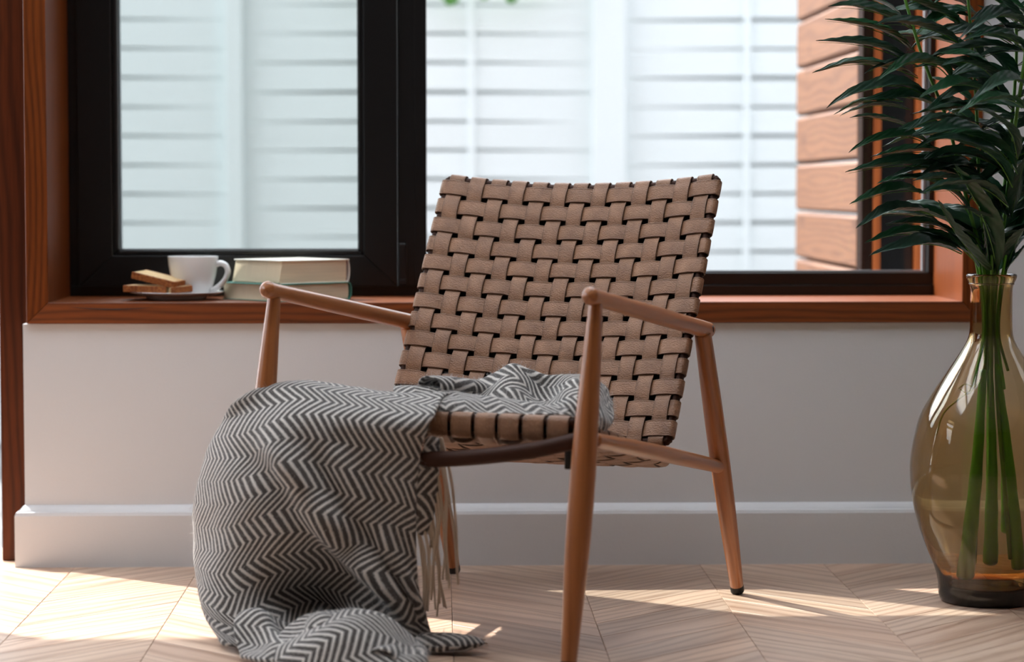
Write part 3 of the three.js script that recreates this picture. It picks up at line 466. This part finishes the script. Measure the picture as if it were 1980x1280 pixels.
  // the bunched upper heap
  pieces.push(sheet([
    [[-.050, .340, -.20], [-.01, .342, -.25], [.036, .345, -.27], [.086, .345, -.27], [.141, .345, -.27], [.195, .345, -.26], [.215, .338, -.22]],
    [[-.040, .380, -.170], [-.006, .401, -.200], [.036, .421, -.220], [.086, .411, -.220], [.141, .411, -.220], [.195, .400, -.220], [.226, .371, -.200]],
    [[-.020, .382, -.145], [.008, .396, -.170], [.052, .412, -.185], [.096, .396, -.205], [.160, .407, -.175], [.212, .398, -.170], [.240, .368, -.170]],
    [[-.010, .375, -.125], [.022, .386, -.140], [.067, .394, -.150], [.106, .378, -.180], [.179, .394, -.130], [.230, .384, -.125], [.250, .358, -.140]],
    [[.000, .366, -.100], [.040, .368, -.100], [.090, .366, -.105], [.135, .366, -.110], [.196, .376, -.085], [.246, .368, -.085], [.255, .346, -.110]],
    [[.005, .355, -.095], [.045, .356, -.090], [.095, .355, -.09], [.142, .355, -.09], [.202, .358, -.07], [.246, .350, -.07], [.250, .338, -.09]],
  ], 110, 60, 0.006, (u, v, a, b) => soft(u, v, a, b) + 0.005 * Math.sin(u * 17 + v * 3) * Math.sin(Math.PI * v) + 0.003 * N(a * 30, b * 30, 4), [0.03, 0.0], 0.25));
  // rolled end at the left of the heap: a spiral swept to the right
  const roll = []; for (let k = 0; k < 6; k++) { const t = k / 5, row = []; for (let i = 0; i <= 22; i++) { const a = 3.6 + i / 22 * 8.2, s = (1 - i / 22 * 0.72) * (1 - t * 0.25); row.push([-.040 + t * .045 + .034 * s * Math.cos(a), .4035 - t * .010 + .0205 * s * Math.sin(a), -.070 - t * .095 + .004 * Math.cos(a)]); } roll.push(row); }
  pieces.push(sheet(roll, 90, 20, 0.0055, soft, [0, 0], 0.4));
  const cloth = part('cloth', merge(pieces), M.wool, blanket);
  { // loose wool fibres standing off the cloth
    const R = rng(515), g = new THREE.BufferGeometry(), P = [], I = [], w = 0.00011;
    for (let k = 0; k <= 3; k++) { const t = k / 3, x = 0.35 * t * t; P.push(x - w * 500 * (1 - t) * 0.002, t, 0, x + w * 500 * (1 - t) * 0.002, t, 0); if (k < 3) I.push(2 * k, 2 * k + 1, 2 * k + 2, 2 * k + 1, 2 * k + 3, 2 * k + 2); }
    for (let i = 0; i < P.length; i += 6) { const t = i / 18; P[i] = 0.35 * t * t - 0.022; P[i + 3] = 0.35 * t * t + 0.022 * (1 - t) ; }
    g.setAttribute('position', new THREE.Float32BufferAttribute(P, 3)); g.setIndex(I); g.computeVertexNormals();
    const n = 30000, im = new THREE.InstancedMesh(g, M.fibre, n), p = cloth.geometry.attributes.position, q = cloth.geometry.attributes.normal, m = new THREE.Matrix4(), Q = new THREE.Quaternion(), T = new THREE.Quaternion(), s = new THREE.Vector3(), tri = p.count / 3;
    for (let i = 0; i < n; i++) {
      const k = ((R() * tri) | 0) * 3, a = R(), b = R() * (1 - a), c = 1 - a - b, at = V(0, 0, 0), nn = V(0, 0, 0);
      [[k, a], [k + 1, b], [k + 2, c]].forEach(([j, f]) => { at.add(V(p.getX(j), p.getY(j), p.getZ(j)).multiplyScalar(f)); nn.add(V(q.getX(j), q.getY(j), q.getZ(j)).multiplyScalar(f)); });
      nn.normalize().add(V(R() - 0.5, R() - 0.5, R() - 0.5).multiplyScalar(1.5)).normalize();
      Q.setFromUnitVectors(V(0, 1, 0), nn); T.setFromAxisAngle(V(0, 1, 0), R() * 6.28); const l = 0.0035 + R() * 0.0045; s.set(l, l, l); m.compose(at, Q.multiply(T), s); im.setMatrixAt(i, m);
    }
    im.name = 'fuzz'; im.userData.kind = 'stuff'; im.castShadow = false; im.receiveShadow = true; blanket.add(im);
  }
  // tassels: twisted yarn bundles at the hem
  const R = rng(404);
  const tassel = (a, b, bow) => {
    const n = 2, list = [];
    for (let k = 0; k < n; k++) { const o = V((R() - 0.5) * .006, (R() - 0.5) * .003, (R() - 0.5) * .006), e = V((R() - 0.5) * .010, (R() - 0.5) * .016, (R() - 0.5) * .010), m = a.clone().lerp(b, 0.3).add(bow).add(V((R() - 0.5) * .012, 0, (R() - 0.5) * .008)), m2 = a.clone().lerp(b, 0.68).addScaledVector(bow, 0.6).add(V((R() - 0.5) * .016, 0, (R() - 0.5) * .012)); list.push(bar([a.clone().add(o), m, m2, b.clone().add(e)], (t) => 0.0027 * (1 - 0.4 * t), 14, 7)); }
    part('tassel', merge(list), M.tassel, blanket);
  };
  for (let k = 0; k < 9; k++) { const t = k / 8, a = V(mix(.034, .004, t), mix(.330, .190, t), mix(.030, .052, t)), y = Math.max(.03, mix(.115, .055, t) + (R() - 0.5) * 0.05), x = mix(.050, .010, t) + (R() - 0.5) * .014; tassel(a, V(x, y, a.z - 0.01 + (R() - .5) * 0.01), V(0.010 * R(), 0.01, 0.004)); }
  for (let k = 0; k < 4; k++) tassel(V(.012, .012, .028 - k * .012), V(.058 + R() * .02, .004, .012 - k * .020), V(0, .006, 0));
  for (let k = 0; k < 5; k++) tassel(V(-.015 + k * .016, .020, .248), V(-.01 + k * .018 + R() * .01, .005, .300), V(0, .004, 0));
}

// ------------------------------------------------------------------ on the sill: saucer, cup, toast, books
const SILL = 0.4995;
const lathe = (pts, seg = 64) => new THREE.LatheGeometry(pts.map(([r, y]) => new THREE.Vector2(r, y)), seg);
{
  const [sx, sz] = [-0.508, -0.138];
  const sa = thing('saucer', 'white porcelain saucer on the window sill under the cup', 'saucer', [sx, SILL, sz]);
  part('dish', lathe([[0.0005, .004], [.030, .004], [.052, .0055], [.075, .0098], [.0895, .0142], [.0905, .0150], [.0902, .0158], [.0885, .0155], [.074, .0118], [.052, .0075], [.034, .0066], [.0005, .0066]].reverse()), M.porcelain, sa);
  part('foot_ring', lathe([[.046, .0058], [.050, .0062], [.058, .0072], [.059, .0062], [.054, .0], [.050, .0], [.046, .0058]].reverse()), M.porcelain, sa);
  const cu = thing('coffee_cup', 'white porcelain coffee cup standing on the saucer', 'cup', [-0.476, SILL + 0.0068, sz + 0.002]);
  part('bowl', lathe([[.0005, .003], [.024, .003], [.0255, .0], [.0285, .0], [.0295, .003], [.0330, .0085], [.0390, .022], [.0440, .040], [.0472, .060], [.0487, .0755], [.0483, .0768], [.0472, .0765], [.0463, .070], [.0438, .052], [.0402, .036], [.0345, .022], [.0265, .010], [.015, .006], [.0005, .006]].reverse()), M.porcelain, cu);
  const hp = [V(.0455, .061, 0), V(.0545, .0635, 0), V(.0645, .059, 0), V(.0685, .048, 0), V(.0640, .034, 0), V(.0530, .021, 0), V(.0400, .0125, 0), V(.0350, .012, 0)];
  const hg = bar(hp, (t) => 0.0052 + 0.0012 * Math.abs(t - 0.5), 50, 14); hg.scale(1, 1, 1.35); hg.rotateY(-0.15);
  part('handle', hg, M.porcelain, cu);
}
{ // pieces of toast: a crumb body with crust round three sides
  function toast(label, pos, rot, w, d, t) {
    const g = thing('toast_slice', label, 'toast', pos, 0, undefined); g.rotation.set(...rot);
    part('crumb', new RoundedBoxGeometry(w - 0.003, t, d - 0.004, 3, 0.0025).translate(-0.0015, t / 2, 0), M.crumb, g); boxUV(g.children[0].geometry);
    const s = new THREE.Shape(), W = w / 2, D = d / 2, c = 0.007, k = 0.0028;
    s.moveTo(-W, -D); s.lineTo(W - c, -D); s.quadraticCurveTo(W, -D, W, -D + c); s.lineTo(W, D - c); s.quadraticCurveTo(W, D, W - c, D); s.lineTo(-W, D);
    s.lineTo(-W, D - k); s.lineTo(W - c, D - k); s.quadraticCurveTo(W - k, D - k, W - k, D - c); s.lineTo(W - k, -D + c); s.quadraticCurveTo(W - k, -D + k, W - c, -D + k); s.lineTo(-W, -D + k); s.lineTo(-W, -D);
    const e = new THREE.ExtrudeGeometry(s, { depth: t - 0.0016, bevelEnabled: true, bevelSize: 0.0008, bevelThickness: 0.0008, bevelSegments: 2, curveSegments: 8 }); e.rotateX(-Math.PI / 2); e.translate(0, 0.0008, 0);
    part('crust', boxUV(e), M.crust, g); return g;
  }
  toast('flat toast slice lowest on the saucer at its left rim', [-0.5565, SILL + 0.0165, -0.098], [0, 2.95, 0.02], 0.085, 0.062, 0.0125);
  toast('toast slice leaning across the lower one, white cut end to the left', [-0.5365, SILL + 0.0345, -0.100], [0.05, -0.36, -0.19], 0.092, 0.056, 0.0130);
  toast('small toast end in front of the coffee cup', [-0.497, SILL + 0.0165, -0.078], [0.0, 0.55, 0.06], 0.045, 0.032, 0.0115);
}
{ // two books, fore-edge towards the left, lower edge towards the front
  function book(name, label, pos, turn, a, b, h, cover, lining, paper) {
    const g = thing(name, label, 'book', pos, turn);
    const t = 0.0018;   // a: along the lower edge (spine at +x), b: height of the page; local x right, z front
    const blk = new THREE.BoxGeometry(a - 0.006, h - 2 * t, b - 0.005, 8, 6, 8), p = blk.attributes.position;
    for (let i = 0; i < p.count; i++) { const x = p.getX(i), y = p.getY(i) / (h - 2 * t) * 2; if (x < 0) p.setX(i, x + (paper ? 0.0045 * y : 0.002 * (1 - y * y)) * clamp(-x / (a / 2)) ); if (x > 0) p.setX(i, x + 0.002 * (1 - y * y) * clamp(x / (a / 2))); }
    blk.computeVertexNormals(); blk.translate(-0.001, h / 2, 0); part('pages', boxUV(blk, 'x'), M.pages, g);
    for (const [y, o, n] of [[t / 2, 0, 'back_cover'], [h - t / 2, 1, 'front_cover']]) part(n, new RoundedBoxGeometry(a, t, b, 3, 0.0008).translate(o && paper ? 0.003 : 0, y, 0), cover, g);
    const sp = new THREE.Shape(); sp.moveTo(0, 0); sp.bezierCurveTo(0.006, h * 0.2, 0.006, h * 0.8, 0, h); sp.lineTo(-0.002, h); sp.bezierCurveTo(0.004, h * 0.8, 0.004, h * 0.2, -0.002, 0);
    part('spine', new THREE.ExtrudeGeometry(sp, { depth: b - 0.001, bevelEnabled: false, curveSegments: 10 }).translate(a / 2, 0, -b / 2 + 0.0005), cover, g);
    if (lining) part('lining', new THREE.BoxGeometry(0.0012, h - 2 * t - 0.004, b - 0.004).translate(a / 2 - 0.0022, h / 2, 0), lining, g);
    return g;
  }
  book('teal_book', 'thick book with a teal cover lying under the cream book on the sill', [-0.298, SILL, -0.146], 0.71, 0.176, 0.178, 0.0330, M.coverTeal, null, false);
  const b2 = book('cream_book', 'cream paperback lying on top of the teal book', [-0.289, SILL + 0.0332, -0.146], 0.70, 0.162, 0.156, 0.0445, M.coverWhite, M.coverLining, true);
}

// ------------------------------------------------------------------ glass vase and the plant in it
{
  const vase = thing('glass_vase', 'large olive brown glass bottle vase standing on the floor', 'vase', [0.949, 0, 0.42]);
  const o = [[.0005, .006], [.05, .004], [.074, .0], [.080, .002], [.084, .009], [.0855, .018], [.0865, .035], [.0935, .062], [.1055, .090], [.1205, .131], [.1305, .170], [.1355, .210], [.1352, .245], [.1290, .285], [.1190, .322], [.0975, .362], [.0730, .400], [.0530, .430], [.0405, .452], [.0366, .470], [.0358, .500], [.0358, .535], [.0372, .548], [.0425, .560], [.0430, .5645], [.0415, .567]];
  const inn = [[.0385, .566], [.0335, .548], [.0318, .535], [.0318, .500], [.0326, .470], [.0365, .454], [.0490, .432], [.0690, .402], [.0935, .364], [.1150, .324], [.1250, .286], [.1312, .245], [.1315, .210], [.1265, .171], [.1165, .132], [.1012, .092], [.0885, .064], [.0795, .042], [.0700, .026], [.045, .019], [.0005, .017]];
  const c = new THREE.SplineCurve([...o].map(([r, y]) => new THREE.Vector2(r, y))).getPoints(120), d = new THREE.SplineCurve(inn.map(([r, y]) => new THREE.Vector2(r, y))).getPoints(100);
  for (const p of [...c, ...d]) p.x = Math.max(0.0002, p.x);
  const g = new THREE.LatheGeometry([...c, ...d], 96), p = g.attributes.position;
  for (let i = 0; i < p.count; i++) { const x = p.getX(i), y = p.getY(i), z = p.getZ(i), r = Math.hypot(x, z), w = 1 + 0.006 * N(x * 16, y * 12, z * 16) * smooth(0.05, 0.15, y) * smooth(0.46, 0.4, y); p.setX(i, x * w); p.setZ(i, z * w); }
  const g2 = mergeVertices((g.deleteAttribute('uv'), g.deleteAttribute('normal'), g), 1e-5); g2.computeVertexNormals();
  part('body', g2, M.glass, vase);
  part('rim', new THREE.TorusGeometry(0.0372, 0.0018, 10, 64).rotateX(Math.PI / 2).translate(0, 0.5500, 0), M.glass, vase);
}
{
  const plant = thing('leafy_branches', 'dark green long-leaved branches standing in the glass vase', 'plant', [0.949, 0, 0.42]);
  const o = V(0.949, 0, 0.42), at = (p) => V(...p).sub(o);
  const line = (name, pts, r, mat, seg = 60) => part(name, bar(pts.map(at), r, seg, 10), mat, plant);
  line('stem', [[.961, .09, .42], [.951, .30, .42], [.950, .415, .42], [.953, .553, .42], [.970, .664, .42], [.976, .814, .46], [.990, .961, .48], [.988, 1.063, .5]], (t) => mix(.0042, .0030, t), M.stem);
  line('stem', [[.920, .07, .44], [.930, .282, .43], [.940, .415, .42], [.938, .558, .42], [.903, .70, .42], [.868, .832, .42], [.829, .929, .42], [.795, 1.035, .42], [.781, 1.087, .42]], (t) => mix(.0042, .0026, t), M.stem);
  line('stem', [[.950, .072, .41], [.949, .28, .41], [.946, .415, .42], [.944, .558, .42], [.927, .70, .42], [.919, .859, .42], [.909, .973, .42], [.899, 1.079, .42]], (t) => mix(.0042, .0026, t), M.stem);
  line('stem', [[.985, .075, .43], [.974, .192, .43], [.961, .361, .42], [.957, .469, .42], [.950, .558, .42], [.980, .771, .40], [.992, .948, .40], [.986, 1.072, .40]], (t) => mix(.0040, .0028, t), M.stem);
  for (let k = 0; k < 7; k++) { const a = k * 0.9, x = .949 + .017 * Math.cos(a), z = .42 + .017 * Math.sin(a); line('stem', [[.949 + .03 * Math.cos(a), .40 - .03 * (k % 3), .42 + .03 * Math.sin(a)], [.949 + .014 * Math.cos(a), .46, .42 + .014 * Math.sin(a)], [x, .53, z], [.949 + .03 * Math.cos(a), .60, .42 + .03 * Math.sin(a)]], () => .0026, k % 2 ? M.stemThick : M.stem, 24); }
  // thick flattened stalk ends inside the vase
  for (const [a, b, r] of [[[.904, .046, .445], [.934, .40, .43], .0155], [[.953, .069, .42], [.948, .40, .42], .0135], [[1.000, .060, .43], [.960, .41, .42], .0125], [[.985, .120, .40], [.966, .40, .41], .010]]) {
    const g = bar([at(a), at(a).lerp(at(b), 0.5).add(V(0.003, 0, 0)), at(b)], (t) => r * mix(1, 0.4, t) * (1 + 0.04 * Math.sin(t * 30)), 40, 8); part('stalk', g, M.stemThick, plant);
  }
  line('tendril', [[.850, .292, .45], [.862, .330, .455], [.885, .352, .455], [.922, .379, .44], [.940, .415, .42]], () => .0016, M.stemPale);
  line('tendril', [[.893, .369, .44], [.905, .362, .45], [.912, .372, .45], [.900, .378, .445], [.890, .371, .44]], () => .0012, M.stemPale, 24);
  // leaf: unit length along +x, width along z, bent up in the middle by 'arch', crimped edges
  const leafGeo = (arch, seed) => {
    const nx = 26, nz = 6, pos = [], uv = [], idx = [];
    for (let i = 0; i <= nx; i++) { const t = i / nx, w = Math.pow(Math.sin(Math.PI * Math.pow(mix(0.02, 1, t), 0.82)), 0.9) * (t < 0.12 ? mix(0.25, 1, t / 0.12) : 1) + 0.02 * (t < 0.98);
      for (let j = 0; j <= nz; j++) { const s = j / nz * 2 - 1, cr = 0.012 * Math.sin(t * 46 + seed) * Math.abs(s) + 0.02 * N(t * 5, s * 1.4, seed); pos.push(t, arch * 4 * t * (1 - t) + 0.03 * N(t * 2.5, seed * 3.1) - 0.0 + 0.16 * w * Math.abs(s) * 0.35 + cr * 0.35, s * w * (1 + 0.03 * Math.sin(t * 120)) + 0.25 * N(t * 2, seed)); uv.push(j / nz, t); } }
    for (let i = 0; i < nx; i++) for (let j = 0; j < nz; j++) { const a = i * (nz + 1) + j, b = a + nz + 1; idx.push(a, a + 1, b, b, a + 1, b + 1); }
    const g = new THREE.BufferGeometry(); g.setAttribute('position', new THREE.Float32BufferAttribute(pos, 3)); g.setAttribute('uv', new THREE.Float32BufferAttribute(uv, 2)); g.setIndex(idx); g.computeVertexNormals(); return g;
  };
  const arches = [-0.04, 0.02, 0.06, 0.10, 0.14, 0.20], shapes = arches.map((a, i) => [leafGeo(a, i * 2 + 1), leafGeo(a, i * 2 + 2)]);
  const rib = arches.map((a) => bar([0, 0.25, 0.5, 0.75, 0.97].map((t) => V(t, a * 4 * t * (1 - t) - 0.004, 0)), (t) => 0.0055 * (1 - 0.8 * t), 20, 5));
  // base x y z, tip x y z, width, arch
  const leaves = [
    [.808,.986,.420,.641,1.012,.550,.020,.060],[.813,.949,.420,.644,.994,.500,.020,.070],[.881,.961,.450,.708,.979,.600,.022,.060],
    [.797,1.000,.420,.706,1.045,.420,.020,.050],[.883,.996,.450,.736,1.031,.600,.023,.020],[.817,.924,.420,.629,.958,.500,.022,.050],
    [.818,.903,.420,.632,.910,.450,.020,.100],[.872,.895,.450,.709,.889,.620,.022,.140],[.841,.869,.420,.646,.849,.520,.024,.140],
    [.872,.846,.400,.710,.861,.480,.023,.100],[.796,.863,.400,.680,.841,.380,.013,.120],[.809,.849,.400,.688,.838,.400,.013,.100],
    [.817,.815,.400,.698,.833,.440,.016,.080],[.920,.875,.500,.780,.860,.620,.023,.120],[.981,.964,.550,.829,.950,.680,.021,.180],
    [.977,.930,.550,.840,.952,.660,.021,.140],[.945,.895,.500,.820,.935,.580,.023,.100],[.940,.880,.500,.819,.915,.600,.021,.130],
    [.966,.871,.600,.847,.853,.700,.023,.220],[.962,.844,.600,.830,.833,.680,.021,.160],[.908,.822,.480,.768,.806,.560,.023,.120],
    [.921,.802,.500,.775,.800,.580,.025,.100],[.846,.784,.420,.687,.775,.500,.020,.140],[.922,.807,.460,.793,.799,.500,.020,.080],
    [.960,.716,.520,.787,.794,.640,.025,.140],[.968,.739,.520,.809,.798,.620,.025,.160],[.958,.762,.560,.861,.841,.660,.023,.140],
    [.896,.740,.420,.677,.738,.520,.024,.060],[.833,.730,.420,.745,.721,.440,.014,.060],[.905,.716,.460,.782,.724,.560,.020,.060],
    [.922,.700,.500,.785,.704,.600,.021,.080],[.834,.707,.420,.681,.685,.540,.020,.060],[.843,.670,.420,.691,.648,.550,.022,.100],
    [.886,.636,.420,.748,.652,.500,.016,.080],[.888,.613,.420,.711,.623,.520,.022,.120],[.897,.602,.420,.713,.602,.550,.023,.100],
    [.951,.567,.430,.822,.694,.580,.024,-.020],[.958,.569,.430,.837,.751,.620,.025,.060],[.953,.683,.520,.786,.707,.620,.021,.160],
    [.905,.721,.460,.800,.730,.500,.018,.050],[.858,.660,.400,.756,.664,.360,.018,.060],[.892,.655,.400,.797,.682,.380,.020,.050],
    [.915,.593,.420,.796,.639,.480,.022,.120],[.933,.568,.420,.826,.665,.460,.024,.080],[.965,.568,.420,.999,.621,.460,.022,-.050],
    [.971,.571,.430,.993,.657,.500,.022,.050],[.958,.566,.410,1.000,.646,.360,.022,.040],[.947,.567,.420,.914,.657,.500,.020,.000],
    [.943,.566,.410,.919,.664,.360,.024,.050],[.978,.593,.420,1.057,.664,.420,.024,.100],[.986,.682,.420,1.064,.744,.460,.024,.150],
    [.984,.770,.450,1.061,.813,.500,.023,.150],[.987,.849,.460,1.038,.890,.520,.023,.150],[.993,.919,.460,1.069,.961,.480,.023,.150],
    [.980,1.002,.520,.892,.987,.600,.021,.150],[.953,1.007,.520,.830,1.026,.620,.025,.120],[.964,.988,.550,.840,1.033,.660,.023,.100],
    [.980,.954,.450,.912,1.024,.450,.022,.100],[.915,.975,.400,.854,1.013,.350,.020,.100],[.934,.922,.400,.878,1.022,.360,.022,.120],
    [.926,.824,.400,.857,.862,.340,.022,.100],[.917,.860,.400,.848,.907,.340,.022,.100],[.918,.753,.400,.827,.771,.360,.022,.080],
    [.958,.744,.420,.876,.772,.340,.024,.100],[.966,.656,.430,.873,.718,.400,.025,.100],[.955,.612,.440,.857,.683,.560,.023,.120],
    [.975,.664,.430,.927,.745,.360,.025,.100],[.978,.718,.450,.944,.789,.360,.023,.100],[.976,.849,.450,.907,.913,.400,.023,.120],
    [.980,.892,.470,.933,.957,.400,.022,.120],[.983,.770,.480,.962,.824,.400,.020,.100],[.946,.602,.420,.869,.664,.380,.024,.080],
    [.979,.664,.430,.987,.770,.500,.020,.000],[.973,.620,.420,1.027,.718,.360,.022,.050],[.843,1.019,.400,.797,1.066,.360,.018,.050],
    [.931,.797,.440,.833,.832,.440,.023,.100]
  ];
  const R = rng(909);
  // more leaves up every stem
  const stemLines = [[[.953, .553, .42], [.970, .664, .42], [.976, .814, .46], [.990, .961, .48], [.988, 1.10, .5]], [[.938, .558, .42], [.903, .70, .42], [.868, .832, .42], [.829, .929, .42], [.795, 1.035, .42]], [[.944, .558, .42], [.927, .70, .42], [.919, .859, .42], [.909, .973, .42], [.899, 1.10, .42]], [[.950, .558, .42], [.980, .771, .40], [.992, .948, .40], [.986, 1.10, .4]]];
  stemLines.forEach((l, k) => {
    const c = new THREE.CatmullRomCurve3(l.map((p) => V(...p)));
    for (let i = 0; i < 20; i++) {
      const b = c.getPointAt(clamp(0.06 + i / 20 + R() * 0.03)), side = i % 2 ? -1 : 1, len = 0.13 + R() * 0.07, a = (side < 0 ? Math.PI : 0) + (R() - 0.5) * 1.9, tip = V(b.x + len * Math.cos(a), b.y + len * (0.28 * R() - 0.10 + (i < 5 ? 0.35 : 0)), b.z + len * Math.sin(a) * 0.9);
      if (k === 1 && i > 9 && side < 0) continue;
      leaves.push([b.x, b.y, b.z, tip.x, tip.y, tip.z, 0.021 + R() * 0.005, 0.06 + R() * 0.12]);
    }
  });
  leaves.forEach(([bx, by, bz, tx, ty, tz, w, arch], i) => {
    const b = at([bx, by, bz]), t = at([tx, ty, tz]), X = t.clone().sub(b), len = X.length(); X.normalize();
    const roll = (R() - 0.5) * 0.9 - 0.25, Y0 = V(0, 1, 0), Z = X.clone().cross(Y0).normalize(), Y = Z.clone().cross(X).normalize();
    // show the blade to the room: turn it about its length towards the camera side
    const q = new THREE.Quaternion().setFromAxisAngle(X, (Z.z > 0 ? 1 : -1) * (0.55 + roll * 0.6)); Y.applyQuaternion(q); Z.applyQuaternion(q);
    let k = 0; arches.forEach((a, j) => { if (Math.abs(a - arch) < Math.abs(arches[k] - arch)) k = j; });
    const m = part('leaf', shapes[k][i % 2], M.leaf[(i * 7) % 3], plant);
    m.matrixAutoUpdate = true; m.position.copy(b); m.quaternion.setFromRotationMatrix(new THREE.Matrix4().makeBasis(X, Y, Z)); m.scale.set(len, len, w * 0.68);
    const rb = part('midrib', rib[k], M.stem, m); rb.scale.set(1, 1, len / (w * 0.68) * 0.6 * 0.0055 / 0.0055 * 0.9);
  });
}

renderer.render(scene, camera);
